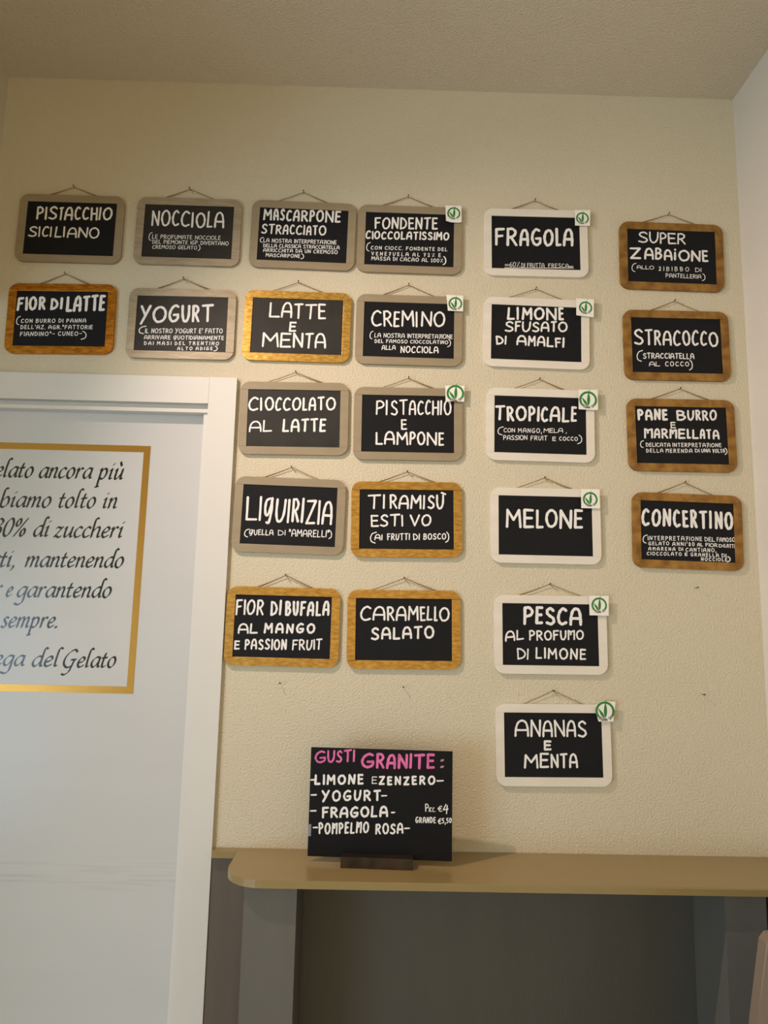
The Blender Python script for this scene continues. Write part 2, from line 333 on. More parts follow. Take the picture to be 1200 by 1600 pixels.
def italic(bm, t, x0, z0, x1, z1, xh, y):
    x0, z0, x1, z1 = x0*.001, z0*.001, x1*.001, z1*.001; xh *= .001
    track = .2; tot = sum(IT[c][0] for c in t)+track*(len(t)-1)
    k = (x1-x0)/(tot+.2)/xh if len(t) > 1 else .8
    x = 0; nw = .105*xh
    for c in t:
        for st in IT[c][1]:
            P = [(x0+(x+u*1.0)*xh*k+(v*.2)*xh, z0+(z1-z0)*(x*xh*k/(x1-x0))+v*xh) for u, v in st]
            nib(bm, P, nw*math.cos(.72), nw*math.sin(.72), -.018*xh, .018*xh, y)
        x += IT[c][0]+track

BOARDS = {
 'A': {"pos":[-0.7407,0.9022,0.0004],"txt":[["PISTACCHIO",-83.5,19.9,97.0,23.8,34.6,5.11,[0.0,0.112,0.16,0.294,0.37,0.499,0.602,0.711,0.821,0.871]],["SICILIANO",-98.1,-23.6,69.7,-22.9,28.3,4.18,[0.0,0.141,0.192,0.303,0.372,0.489,0.547,0.7,0.853]]],"nail":[-0.3,107.9]},
 'B': {"pos":[-0.4611,0.9032,-0.0015],"txt":[["NOCCIOLA",-89.1,12.4,84.7,10.3,41.6,5.11,[0.0,0.129,0.278,0.401,0.547,0.605,0.76,0.86]],["(",-92.9,-27.0,-84.3,-26.8,22.8,1.86],["LE PROFUMATE NOCCIOLE",-84.3,-20.8,77.7,-18.9,10.9,1.86],["DEL PIEMONTE IGP DIVENTANO",-82.9,-33.2,97.3,-32.4,10.3,1.86],["CREMOSO GELATO",-82.0,-46.2,23.1,-45.1,9.7,1.86],[")",24.8,-48.8,31.4,-48.6,16.3,1.86]],"nail":[-2.8,110.1]},
 'C': {"pos":[-0.7435,0.6765,0.0162],"txt":[["FIOR",-102.9,17.4,-39.8,20.8,34.8,6.51],["DI",-25.9,21.0,-1.7,22.4,30.6,6.51],["LATTE",11.1,16.7,98.7,18.9,40.1,6.97],["(",-103.0,-18.2,-93.6,-18.1,23.1,2.32],["CON BURRO DI PANNA",-91.6,-11.8,58.4,-9.4,10.4,2.32],["DELL'AZ. AGR.\"FATTORIE",-91.4,-26.9,74.8,-25.5,10.4,2.32],["FIANDINO\"- CUNEO-",-91.1,-44.1,50.6,-41.4,11.0,2.32],[")",48.3,-50.8,62.6,-50.6,21.8,2.32]],"nail":[2.5,111.5]},
 'D': {"pos":[-0.4626,0.6717,0.0037],"txt":[["YOGURT",-98.6,0.8,74.2,5.0,43.2,6.51,[0.0,0.172,0.388,0.56,0.704,0.833]],["(",-98.6,-28.0,-81.8,-27.6,20.9,2.79],["IL NOSTRO YOGURT E' FATTO",-83.0,-25.0,96.4,-21.2,12.0,2.32],["ARRIVARE QUOTIDIANAMENTE",-84.4,-40.2,100.2,-37.3,10.4,2.32],["DAI MASI DEL TRENTINO",-83.5,-54.2,89.5,-50.6,9.4,2.32],["ALTO ADIGE",-5.7,-64.8,75.3,-62.9,8.8,2.32],[")",77.9,-65.4,87.8,-65.2,13.5,2.32]],"nail":[-0.7,111.9]},
 'E': {"pos":[-0.1875,0.9022,-0.014],"txt":[["MASCARPONE",-97.5,34.5,88.8,36.0,30.8,5.02,[0.0,0.128,0.215,0.294,0.385,0.486,0.593,0.679,0.795,0.923]],["STRACCIATO",-100.0,-0.7,55.4,1.3,25.7,4.18,[0.0,0.109,0.221,0.33,0.434,0.531,0.646,0.69,0.788,0.882]],["(",-101.8,-23.4,-93.6,-23.0,14.7,2.09],["LA NOSTRA INTERPRETAzIONE",-93.2,-22.0,80.7,-20.2,10.8,2.09],["DELLA CLASSICA STRACCIATELLA",-92.9,-34.7,88.1,-32.6,9.8,2.09],["ARRICCHITA DA UN CREMOSO",-92.2,-46.4,84.1,-44.5,9.8,2.09],["MASCARPONE",-85.5,-58.8,-4.4,-58.2,9.7,2.09],[")",-2.8,-61.5,5.4,-61.2,14.7,2.09]],"nail":[-4.0,111.5]},
 'F': {"pos":[0.0676,0.8989,-0.0064],"txt":[["FONDENTE",-84.1,24.1,65.7,28.2,31.7,4.6],["CIOCCOLATISSIMO",-104.9,-2.8,93.8,1.1,21.8,4.18],["(",-103.0,-35.1,-92.9,-34.8,24.5,2.09],["CON CIOCC. FONDENTE DEL",-91.7,-28.8,90.5,-26.6,9.8,2.09],["VENEzUELA AL 72% E",-89.9,-43.5,75.1,-42.3,9.8,2.09],["MASSA DI CACAO AL 100%",-89.5,-55.7,80.9,-55.8,10.2,2.09],[")",80.1,-62.2,88.8,-61.9,22.4,2.93]],"nail":[-5.4,111.3],"card":[[84.0,87.8],[122.4,88.2],[123.8,46.5],[117.9,44.3],[99.4,44.6],[86.0,48.1]],"ring":[104.6,67.7,15.8]},
 'G': {"pos":[-0.1924,0.673,-0.0056],"txt":[["LATTE",-67.4,20.0,66.4,18.9,39.0,5.02,[0.0,0.215,0.434,0.623,0.859]],["E",-17.7,-13.8,-2.0,-13.3,26.4,5.02],["MENTA",-80.6,-54.0,69.2,-53.2,37.6,5.02,[0.0,0.284,0.481,0.666,0.821]]],"nail":[-1.6,109.9]},
 'H': {"pos":[0.0699,0.6711,-0.0036],"txt":[["CREMINO",-89.6,6.5,85.1,9.3,40.0,5.02,[0.0,0.163,0.302,0.406,0.599,0.674,0.84]],["(",-91.8,-25.7,-83.8,-25.4,21.7,2.09],["LA NOSTRA INTERPRETAzIONE",-80.3,-20.6,102.6,-18.6,11.3,2.09],["DEL FAMOSO CIOCCOLATINO",-79.5,-33.8,91.9,-31.7,9.4,2.09],[")",90.2,-39.3,99.2,-39.0,19.8,2.09],["ALLA",-62.4,-50.6,-31.0,-49.7,11.8,2.51],["NOCCIOLA",-18.3,-56.3,69.2,-55.0,16.9,2.93]],"nail":[-2.4,112.7],"card":[[86.2,88.1],[126.1,87.0],[126.0,47.8],[90.3,48.5]],"ring":[107.7,66.3,16.2]},
 'I': {"pos":[0.3709,0.8996,0.0047],"txt":[["FRAGOLA",-98.4,-9.7,91.5,-6.5,46.4,7.03,[0.0,0.146,0.311,0.456,0.613,0.767,0.865]],["=",-74.9,-60.8,-65.1,-60.5,4.5,1.62],["60%.",-63.7,-63.0,-37.0,-62.7,12.6,1.62],["DI FRUTTA",-34.9,-63.6,19.5,-62.5,11.3,1.62],["FRESCA",29.3,-62.6,77.5,-61.7,10.7,1.62],["=",78.4,-60.7,88.8,-60.5,3.8,1.62],["_",-76.2,-66.2,90.2,-62.9,1.3,1.89]],"nail":[-0.4,110.1],"card":[[93.9,84.2],[131.4,84.6],[129.8,43.7],[93.8,43.7]],"ring":[112.0,62.8,15.4]},
 'J': {"pos":[0.3699,0.6721,-0.0142],"txt":[["LIMONE",-69.2,30.8,65.3,33.4,32.5,5.95,[0.0,0.164,0.258,0.469,0.683,0.9]],["SFUSATO",-74.7,0.4,74.0,5.5,26.7,4.59,[0.0,0.161,0.272,0.433,0.571,0.728,0.846]],["DI",-95.4,-32.3,-68.6,-31.1,22.6,4.59,[0.0,0.783]],["AMALFI",-46.7,-32.0,68.1,-33.9,25.7,4.87,[0.0,0.234,0.42,0.618,0.789,0.944]]],"nail":[-1.2,110.7],"card":[[93.1,88.1],[134.9,86.8],[133.7,42.3],[92.9,45.8]],"ring":[114.8,65.2,15.7]},
 'K': {"pos":[0.6978,0.8743,-0.0107],"txt":[["SUPER",-80.3,32.6,35.8,32.1,30.5,4.18,[0.0,0.232,0.453,0.621,0.819]],["ZABAiONE",-101.2,-9.6,88.6,-10.5,30.3,5.3,[0.0,0.184,0.322,0.431,0.558,0.618,0.78,0.919]],["(",-97.2,-43.8,-85.8,-43.3,22.9,1.95],["ALLO",-84.7,-34.5,-43.8,-35.1,9.8,1.95],["2IBIBBO",-31.9,-37.9,40.5,-36.3,11.5,1.95],["DI",55.9,-37.0,70.1,-36.7,11.1,1.95],["PANTELLERIA",-15.4,-53.8,69.5,-53.7,11.1,1.95],[")",70.6,-58.8,79.8,-58.5,19.6,1.95]],"nail":[-4.0,109.5]},
 'L': {"pos":[0.7012,0.6509,0.0047],"txt":[["STRACOCCO",-101.3,0.1,99.7,-1.0,38.7,5.3,[0.0,0.133,0.241,0.341,0.465,0.573,0.685,0.786,0.884]],["(",-95.9,-42.9,-80.8,-42.5,28.3,2.51],["STRACCIATELLA",-80.5,-34.1,39.6,-32.6,14.4,2.51],["AL",-67.0,-52.6,-41.9,-52.0,12.2,2.51],["COCCO",-28.9,-51.7,26.7,-50.5,11.9,2.51],[")",26.2,-60.2,35.9,-59.9,26.3,2.51]],"nail":[-0.2,110.7]},
 'M': {"pos":[-0.1913,0.4508,0.01],"txt":[["CIOCCOLATO",-105.5,15.7,96.0,19.9,32.9,4.86,[0.0,0.134,0.187,0.307,0.395,0.499,0.617,0.688,0.788,0.885]],["AL",-101.2,-34.0,-50.4,-32.3,27.8,3.97],["LATTE",-24.4,-32.8,72.9,-31.3,31.6,5.3]],"nail":[1.5,110.2]},
 'N': {"pos":[0.0714,0.4446,0.0077],"txt":[["PISTACCHIO",-74.6,19.0,100.3,22.7,35.8,4.42,[0.0,0.131,0.195,0.307,0.436,0.548,0.65,0.743,0.85,0.896]],["E",-15.4,-14.0,-2.8,-13.8,25.0,3.97],["LAMPONE",-74.5,-50.4,83.5,-50.4,31.5,4.86,[0.0,0.126,0.303,0.494,0.603,0.744,0.915]]],"nail":[0.8,109.3],"card":[[85.0,90.8],[129.7,91.6],[128.6,53.3],[86.0,53.4]],"ring":[108.5,72.3,20.3]},
 'O': {"pos":[-0.1929,0.225,-0.0159],"txt":[["LIQUIRIZIA",-98.2,-14.0,98.3,-18.2,56.3,5.74,[0.0,0.153,0.209,0.339,0.478,0.529,0.638,0.691,0.826,0.877]],["(",-98.3,-54.3,-86.5,-53.9,21.0,2.21],["QUELLA",-86.9,-47.9,-33.5,-46.3,13.2,2.21],["DI",-22.6,-45.9,-6.3,-45.7,12.8,2.21],["\"AMARELLI\"",2.0,-47.2,91.4,-46.0,16.5,2.21],[")",90.3,-49.7,98.4,-49.4,20.6,2.21]],"nail":[-0.5,110.9]},
 'P': {"pos":[0.072,0.2226,0.0135],"txt":[["TIRAMISÙ",-88.8,22.6,85.0,23.9,33.5,4.86,[0.0,0.201,0.288,0.406,0.559,0.723,0.781,0.894]],["ESTIVO",-81.0,-18.0,56.0,-14.7,27.7,4.42,[0.0,0.153,0.31,0.503,0.643,0.833]],["(",-82.4,-56.5,-67.0,-56.3,27.5,2.65],["AI",-71.6,-48.1,-55.2,-48.0,14.1,2.65],["FRUTTI",-43.4,-47.9,6.2,-46.9,15.6,2.65],["DI",14.9,-46.8,28.6,-46.7,14.7,2.65],["BOSCO",38.1,-45.7,88.3,-44.7,14.7,2.65],[")",86.9,-52.1,96.0,-52.0,25.2,2.65]],"nail":[1.2,109.4]},
 'Q': {"pos":[0.377,0.4495,-0.006],"txt":[["TROPICALE",-105.6,7.0,85.5,9.0,37.0,6.22,[0.0,0.143,0.253,0.406,0.514,0.559,0.669,0.815,0.925]],["(",-99.1,-26.9,-84.8,-26.5,21.7,2.16],["CON",-84.6,-19.7,-59.1,-19.5,10.6,2.16],["MANGO,",-51.6,-19.9,2.8,-19.0,11.1,2.16],["MELA",7.7,-18.3,52.2,-16.6,11.2,2.16],[",",58.5,-16.7,61.4,-16.6,8.8,1.89],["PASSION",-85.4,-38.2,-30.5,-36.2,11.7,2.16],["FRUIT",-22.4,-37.1,15.3,-35.9,11.4,2.16],["E",27.9,-36.4,36.0,-36.2,10.0,2.16],["COCCO",43.4,-35.3,85.8,-34.9,9.7,2.16],[")",84.9,-42.0,96.6,-41.6,22.3,2.16]],"nail":[-0.9,110.4],"card":[[87.6,85.8],[132.3,87.3],[132.4,40.3],[130.1,38.1],[87.5,38.8]],"ring":[109.7,61.8,20.7]},
 'R': {"pos":[0.3862,0.2155,0.0013],"txt":[["MELONE",-90.4,-5.8,85.9,-5.9,44.8,6.49,[0.0,0.226,0.389,0.51,0.692,0.88]]],"nail":[-0.4,110.3],"card":[[80.5,85.2],[122.7,85.6],[123.0,41.4],[80.2,41.3]],"ring":[100.9,61.7,16.8]},
 'S': {"pos":[0.7044,0.4338,0.0063],"txt":[["PANE",-100.2,33.5,-32.3,33.9,27.3,5.95],["BURRO",-10.0,35.2,84.4,35.6,25.6,4.87,[0.0,0.264,0.469,0.632,0.816]],["E",-24.5,15.4,-12.9,16.0,16.3,3.24],["nARnELLATA",-87.4,-9.1,87.8,-8.0,24.1,4.87,[0.0,0.132,0.23,0.337,0.452,0.567,0.638,0.74,0.826,0.908]],["(",-97.5,-32.1,-88.3,-31.9,18.2,2.16],["DELICATA",-83.9,-28.6,-27.8,-28.5,9.9,2.16],["INTERPRETAzIONE",-22.1,-28.3,90.8,-26.8,10.0,2.16],["DELLA",-83.6,-42.7,-45.1,-41.9,9.4,2.16],["nERENDA",-38.5,-42.4,22.7,-41.2,9.9,2.16],["DI",29.1,-40.5,39.2,-40.4,9.3,2.16],["UNA",44.1,-40.3,64.2,-39.9,9.4,2.16],["VOLTA",69.9,-40.6,98.1,-40.1,9.7,2.16],[")",97.3,-44.2,104.2,-44.1,17.0,2.16]],"nail":[1.5,111.5]},
 'T': {"pos":[0.709,0.2103,-0.0159],"txt":[["CONCERTINO",-104.9,7.6,104.8,7.4,41.3,6.76,[0.0,0.111,0.232,0.342,0.445,0.531,0.629,0.737,0.798,0.903]],["(",-102.7,-32.4,-91.5,-32.0,21.5,2.16],["INTERPRETAzIONE",-90.8,-23.8,31.9,-20.9,10.2,2.16],["DEL",38.3,-21.5,60.9,-21.2,10.2,2.16],["FAnOSO",66.0,-21.3,106.7,-20.0,10.2,2.16],["GELATO",-89.5,-35.3,-43.1,-33.7,8.7,2.16],["ANNI'80",-35.2,-34.3,14.6,-33.5,9.3,2.16],["AL",21.1,-33.5,33.5,-33.3,8.5,2.16],["FIOR",40.0,-33.6,66.7,-33.7,9.0,2.16],["DI",70.1,-33.8,80.8,-33.7,7.9,2.16],["LATTE",83.1,-33.6,108.4,-34.3,9.1,2.16],["AnARENA",-89.7,-47.1,-29.3,-45.6,8.4,2.16],["DI",-21.4,-45.3,-11.9,-45.2,8.4,2.16],["CANTIANO,",-5.4,-46.3,63.5,-45.3,9.3,2.16],["CIOCCOLATO",-93.6,-57.9,-15.5,-56.5,8.4,2.16],["E",-7.6,-56.2,-1.4,-56.0,7.9,2.16],["GRANELLA",5.6,-56.3,68.8,-56.1,8.5,2.16],["DI",75.9,-55.8,86.3,-55.9,8.5,2.16],["NOCCIOLE",29.2,-66.0,87.7,-64.9,8.4,2.16],[")",86.7,-67.1,96.0,-66.8,14.0,2.7]],"nail":[-3.5,112.7]},
 'U': {"pos":[-0.1971,-0.0221,-0.0041],"txt":[["FIOR",-104.1,21.7,-44.1,24.2,35.0,4.65],["DI",-27.7,23.2,-7.0,24.7,33.6,5.11],["BUFALA",4.8,23.1,100.2,25.6,32.7,5.58],["AL",-97.2,-17.5,-55.2,-16.4,23.1,4.18],["MANGO",-39.8,-16.5,70.2,-13.3,23.1,5.11],["E",-103.2,-52.7,-92.0,-52.4,20.2,4.18],["PASSION",-80.4,-52.1,9.6,-50.8,23.9,4.18],["FRUIT",23.5,-50.4,87.0,-48.8,23.9,3.72]],"nail":[2.1,112.8]},
 'V': {"pos":[0.0699,-0.0224,0.0111],"txt":[["CARAMELLO",-96.7,18.2,101.4,18.8,32.7,4.65,[0.0,0.14,0.298,0.398,0.533,0.667,0.743,0.824,0.881]],["SALATO",-71.6,-23.8,65.5,-20.1,27.9,5.11]],"nail":[0.3,112.7]},
 'W': {"pos":[0.3944,-0.0267,0.0067],"txt":[["PESCA",-59.9,20.5,71.3,20.8,40.5,6.9,[0.0,0.207,0.371,0.573,0.783]],["AL",-100.3,-16.8,-60.4,-12.5,23.5,4.08],["PROFUnO",-47.0,-14.2,72.7,-10.6,22.6,4.08],["DI",-74.3,-56.3,-50.5,-55.1,25.5,3.76],["LIMONE",-33.3,-52.7,76.6,-54.3,25.0,4.39]],"nail":[1.0,110.6],"card":[[86.2,86.2],[130.0,86.8],[128.6,43.1],[86.0,43.4]],"ring":[108.1,65.6,17.3]},
 'X': {"pos":[0.3977,-0.2619,0.0117],"txt":[["ANANAS",-83.7,15.0,73.7,15.9,36.2,4.71,[0.0,0.219,0.384,0.547,0.716,0.869]],["E",-20.2,-12.4,-4.6,-12.3,21.0,5.02],["MENTA",-64.6,-49.1,52.0,-48.4,31.1,4.71,[0.0,0.293,0.493,0.667,0.835]]],"nail":[2.6,113.9],"card":[[93.5,85.3],[106.4,93.9],[136.3,92.4],[130.0,50.7],[98.0,50.5],[92.4,70.1]],"ring":[112.6,72.4,20.8]},
}
SIGN_TEXT = [["GUSTI",-136.5,178.3,-52.7,183.8,24.8,4.21,[0.0,0.306,0.528,0.707,0.935]],["GRANITE",-41.4,171.6,108.8,174.5,30.9,5.62,[0.0,0.204,0.344,0.497,0.656,0.714,0.886]],[":",118.8,178.8,127.7,179.1,18.7,6.18],["-",-143.0,141.1,-134.3,141.4,10.6,4.77],["LIMONE",-134.7,136.9,-36.9,140.2,20.8,4.77],["E",-18.2,142.2,-7.9,142.5,14.7,1.97],["ZENZERO",-3.8,140.0,108.4,143.8,18.1,4.21],["-",112.4,147.4,126.4,147.9,10.7,3.65],["-",-141.7,112.2,-129.8,112.6,10.6,3.93],["YOGURT",-119.1,104.8,-0.8,109.7,22.0,4.49],["-",1.5,115.0,12.6,115.4,10.6,3.65],["-",-141.9,81.3,-129.5,81.7,10.5,3.93],["FRAGOLA",-117.2,72.7,14.0,78.7,22.3,4.77],["-",22.0,83.7,29.5,83.9,10.5,3.93],["-",-135.1,49.4,-125.4,49.7,10.5,3.93],["POnPELnO",-123.2,42.0,-23.2,47.4,22.9,3.93],["ROSA",-8.4,45.3,45.6,48.6,21.3,3.93],["-",48.9,54.4,59.6,54.8,10.4,3.65],["P",90.3,91.8,97.0,92.0,15.8,1.97],["ICC.",97.8,92.1,110.4,92.5,9.2,1.69],["€",115.7,93.5,124.3,93.8,11.8,1.97],["4",125.9,89.1,136.6,90.8,18.8,2.25],["GRANDE",71.1,70.2,111.2,71.1,12.0,2.53],["€",116.0,69.2,122.7,70.0,11.0,2.25],["5,50",124.0,70.8,142.7,72.3,10.5,2.25]]
SIGN_TAB = [[-143.7, 60.8], [-138.8, 61.0], [-138.6, 38.1], [-144.5, 37.9]]
DOOR_TEXT = [["gelato",-894.1,301.5,-784.7,302.9,24.3],["ancora",-772.4,302.4,-650.4,303.7,24.4],["più",-636.8,302.7,-579.2,302.9,25.3],["abbiamo",-901.7,232.4,-737.6,234.6,24.1],["tolto",-722.5,234.6,-636.7,235.8,24.1],["in",-622.0,235.7,-587.6,235.7,24.2],["30%",-864.0,165.6,-787.2,168.2,25.4],["di",-772.9,167.3,-735.6,167.4,24.7],["zuccheri",-726.2,166.3,-569.2,169.2,24.6],["rti,",-858.2,96.5,-803.1,97.7,24.3],["mantenendo",-784.6,98.1,-562.9,101.5,23.5],["r",-845.5,30.7,-830.3,31.1,24.0],["e",-820.7,30.5,-803.5,30.8,22.4],["garantendo",-796.6,30.2,-585.2,34.0,23.2],["sempre.",-824.7,-37.2,-696.3,-35.3,23.0],["ttega",-865.7,-121.2,-764.0,-119.9,22.6],["del",-749.3,-120.8,-688.1,-119.9,22.6],["Gelato",-682.1,-121.4,-563.5,-118.9,22.7]]


# ================================================================ the setting
RX, LX, BX, CZ = .870, -1.50, -.928, H+1.302            # right wall, left wall, bulkhead face, ceiling
DL, DR, DT = -1.285, -.388, H+.484                      # door opening
bm = bmesh.new()
box(bm, LX, DL, 0, .12, 0, CZ); box(bm, DR, RX, 0, .12, 0, CZ); box(bm, DL, DR, 0, .12, DT, CZ)
struct('wall_back', bm, 'wall')
struct('wall_right', box(bmesh.new(), RX, RX+.1, -5, .12, 0, CZ), 'wall_side')
struct('wall_left', box(bmesh.new(), LX-.1, LX, -.9, .12, 0, CZ), 'wall')
struct('trim_1', box(bmesh.new(), LX, BX, -1.1, 0, H+.70, CZ), 'wall')      # bulkhead over the door, its side shows top left
struct('ceiling', box(bmesh.new(), -4.5, RX+.1, -5, .12, CZ, CZ+.1), 'ceiling')
struct('floor', box(bmesh.new(), -4.5, RX+.1, -5, .30, -.1, 0), 'floor')
struct('wall_front', box(bmesh.new(), -2.3, RX, -5.1, -5, 0, CZ), 'wall_side')
# door with its casing
CF = -.0112
dr = thing('door_1', None, None, (0, 0, 0)); dr['kind'] = 'structure'
leaf = obj('door_leaf', bb(DL+.002, DR-.012, .020, .060, .005, DT-.012, .002), 'door', dr)
cas = obj('casing_upright', bb(DR, -.3250, CF, -.0002, 0, H+.5425, .003, 3), 'casing', dr)
obj('casing_upright', bb(DL-.065, DL, CF, -.0002, 0, H+.5425, .003, 3), 'casing', dr)
obj('casing_head', bb(DL+.0004, DR-.0004, CF, -.0002, H+.4797, H+.5422, .002, 3), 'casing', dr)
obj('head_lining', bb(DL+.0004, DR-.0004, .009, .018, H+.4678, H+.4838, .001), 'casing', dr)
obj('head_bead', bb(DL+.0004, DR-.0004, -.006, .018, H+.4590, H+.4676, .003, 3), 'casing', dr)
obj('door_stop', bb(DR-.0110, DR-.0004, -.001, .0195, 0, H+.4588, .002), 'casing', dr)
obj('door_stop', bb(DL+.0004, DL+.0110, -.001, .0195, 0, H+.4588, .002), 'casing', dr)
# gold border and italic lettering stuck on the leaf
yD = .0196
bm = bmesh.new()
gx0, gx1, gz0, gz1, gw = -1.150, -.5218, H-.1752, H+.3835, .0152
for a in ((gx0, gx1, gz1-gw, gz1), (gx0, gx1, gz0, gz0+gw), (gx1-gw, gx1, gz0+gw, gz1-gw), (gx0, gx0+gw, gz0+gw, gz1-gw)):
    bm.faces.new([bm.verts.new(p) for p in ((a[0], yD, a[2]), (a[1], yD, a[2]), (a[1], yD, a[3]), (a[0], yD, a[3]))])
bo = obj('gold_border', bm, 'vinyl_gold', leaf, kind='flat'); bo['label'] = 'gold vinyl border on the white door'
bm = bmesh.new()
for t, a, b, c, d, h in DOOR_TEXT: italic(bm, t, a, b+H*1000, c, d+H*1000, h, yD-.0001)
lt = obj('lettering', bm, 'vinyl_black', leaf, kind='flat'); lt['label'] = 'black italic lettering on the white door'
# wainscot, its cap rail (left of the shelf, and on behind it)
struct('trim_2', box(bmesh.new(), -.3225, RX-.0005, -.009, -.0003, 0, H-.5000), 'wains')
struct('trim_3', bb(-.3225, RX-.0005, -.022, -.0003, H-.4997, H-.4852, .003, 3), 'shelf')
struct('baseboard_right', bb(RX-.012, RX-.0003, -4.9, -.30, 0, .09, .003), 'white')

# ================================================================ shelf
SZ = H-.4850; ST = .0142; SF = -.187
sh = thing('console_shelf', 'taupe painted wall console with rounded shelf corner and two broad posts', 'console', (.3, -.1, 0))
def rel(o, p): o.location = -Vector(p.location); return o
pts = []
R = .075; xl = -.2695
def arc(cx, cy, r, a0, a1, n=10): return [(cx+r*math.cos(a0+(a1-a0)*i/n), cy+r*math.sin(a0+(a1-a0)*i/n)) for i in range(n+1)]
pts = [(xl, -.0225)]+arc(xl+R, SF+R, R, math.pi, 1.5*math.pi)+[(RX-.001, SF), (RX-.001, -.0225)]
bm = bmesh.new()
a = [bm.verts.new((x, y, SZ)) for x, y in pts]; b = [bm.verts.new((x, y, SZ-ST)) for x, y in pts]
fT = bm.faces.new(a); bm.faces.new(b[::-1])
for i in range(len(pts)): bm.faces.new((a[i], b[i], b[(i+1) % len(pts)], a[(i+1) % len(pts)]))
bmesh.ops.bevel(bm, geom=[e for e in fT.edges if not (abs(e.verts[0].co.y+.0225) < 1e-5 and abs(e.verts[1].co.y+.0225) < 1e-5)], offset=.0025, segments=2, profile=.5, affect='EDGES')
top = rel(obj('shelf_top', bm, 'shelf', sh), sh)
PZ = SZ-ST-.0003
rel(obj('post', bb(-.229, -.130, -.163, -.0095, 0, PZ, .002), 'post', sh), sh)
rel(obj('post', bb(.681, .760, -.163, -.0095, 0, PZ, .002), 'post', sh), sh)
rel(obj('back_panel', bb(-.1296, .6806, -.022, -.0095, 0, PZ, .001), 'back', sh), sh)

# leaning panel, lower right
lean = prism([(.500, 0.0), (.612, H-.611), (.6335, H-.494), (.642, H-.484), (.70, H-.478), (.865, H-.478), (.865, 0)], -.40, -.375, .002)
tag(obj('partition_panel', lean, 'panel'), 'mushroom-brown panel with a slanted edge in the lower right corner, before the right post', 'panel')

# ================================================================ chalkboards
OW, OH, IW, IH, TF, RC = .1250, .0857, .1062, .0673, .0078, .0225
def xo(z):                                       # half width of the rounded outline at height z
    d = abs(z)-(OH-RC)
    return OW if d <= 0 else OW-RC+math.sqrt(max(RC*RC-d*d, 0))
def rail_h(s):                                   # full-width rail with rounded outer corners
    zi, n = IH, 9
    zz = [zi+(OH-zi)*math.sin(math.pi/2*i/n) for i in range(n+1)]
    P = [(xo(z), z) for z in zz]+[(-xo(z), z) for z in reversed(zz)]
    return [(x, s*z) for x, z in (P if s > 0 else P[::-1])]
def rail_v(s):
    zz = [-IH+2*IH*i/12 for i in range(13)]
    zz = sorted(set([-IH, -(OH-RC), OH-RC, IH]+[(OH-RC)+(IH-OH+RC)*.5, -(OH-RC)-(IH-OH+RC)*.5]))
    P = [(IW, -IH)]+[(xo(z), z) for z in zz]+[(IW, IH)]
    return [(s*x, z) for x, z in (P if s > 0 else P[::-1])]
STYLE = dict(A='taupe', B='silver', C='gold_amber_lit', D='silver', E='taupe', F='taupe', G='gold_lamplit', H='taupe', I='white', J='white', K='gold_dark', L='gold_dark',
             M='taupe', N='taupe', O='taupe', P='gold', Q='white', R='white', S='gold_dark', T='gold_dark', U='gold', V='gold', W='white', X='white')
SHEEN = 'BDGM'
WORDS = dict(A='PISTACCHIO SICILIANO', B='NOCCIOLA', C='FIOR DI LATTE', D='YOGURT', E='MASCARPONE STRACCIATO', F='FONDENTE CIOCCOLATISSIMO', G='LATTE E MENTA', H='CREMINO',
 I='FRAGOLA', J='LIMONE SFUSATO DI AMALFI', K='SUPER ZABAIONE', L='STRACOCCO', M='CIOCCOLATO AL LATTE', N='PISTACCHIO E LAMPONE', O='LIQUIRIZIA', P='TIRAMISU ESTIVO',
 Q='TROPICALE', R='MELONE', S='PANE BURRO E MARMELLATA', T='CONCERTINO', U='FIOR DI BUFALA', V='CARAMELLO SALATO', W='PESCA AL PROFUMO DI LIMONE', X='ANANAS E MENTA')
COL = dict(taupe='taupe-framed', silver='worn silver-beige framed', gold_amber_lit='amber lamplit gold framed', gold_lamplit='lamplit gold framed', gold='gold framed', gold_dark='antique gold framed', white='white-framed')
GROUP = dict(taupe='taupe-framed chalkboards', silver='taupe-framed chalkboards', white='white-framed chalkboards')
PB = .0006
mesh_cache = {}
def cached(key, make, m):
    if (key, m) not in mesh_cache:
        o = obj(key[0], make(), m); mesh_cache[(key, m)] = o.data; bpy.data.objects.remove(o)
    return mesh_cache[(key, m)]
def inst(name, me, parent):
    o = bpy.data.objects.new(name, me); C.objects.link(o); o.parent = parent; return o
def leaf_pts(x0, z0, x1, z1, w, n=8):
    dx, dz = x1-x0, z1-z0; l = math.hypot(dx, dz); nx, nz = -dz/l, dx/l
    A = [(x0+dx*t+nx*w*math.sin(math.pi*t**.8), z0+dz*t+nz*w*math.sin(math.pi*t**.8)) for t in [i/n for i in range(n+1)]]
    B = [(x0+dx*t-nx*w*math.sin(math.pi*t**.8), z0+dz*t-nz*w*math.sin(math.pi*t**.8)) for t in [i/n for i in range(n-1, 0, -1)]]
    return A+B
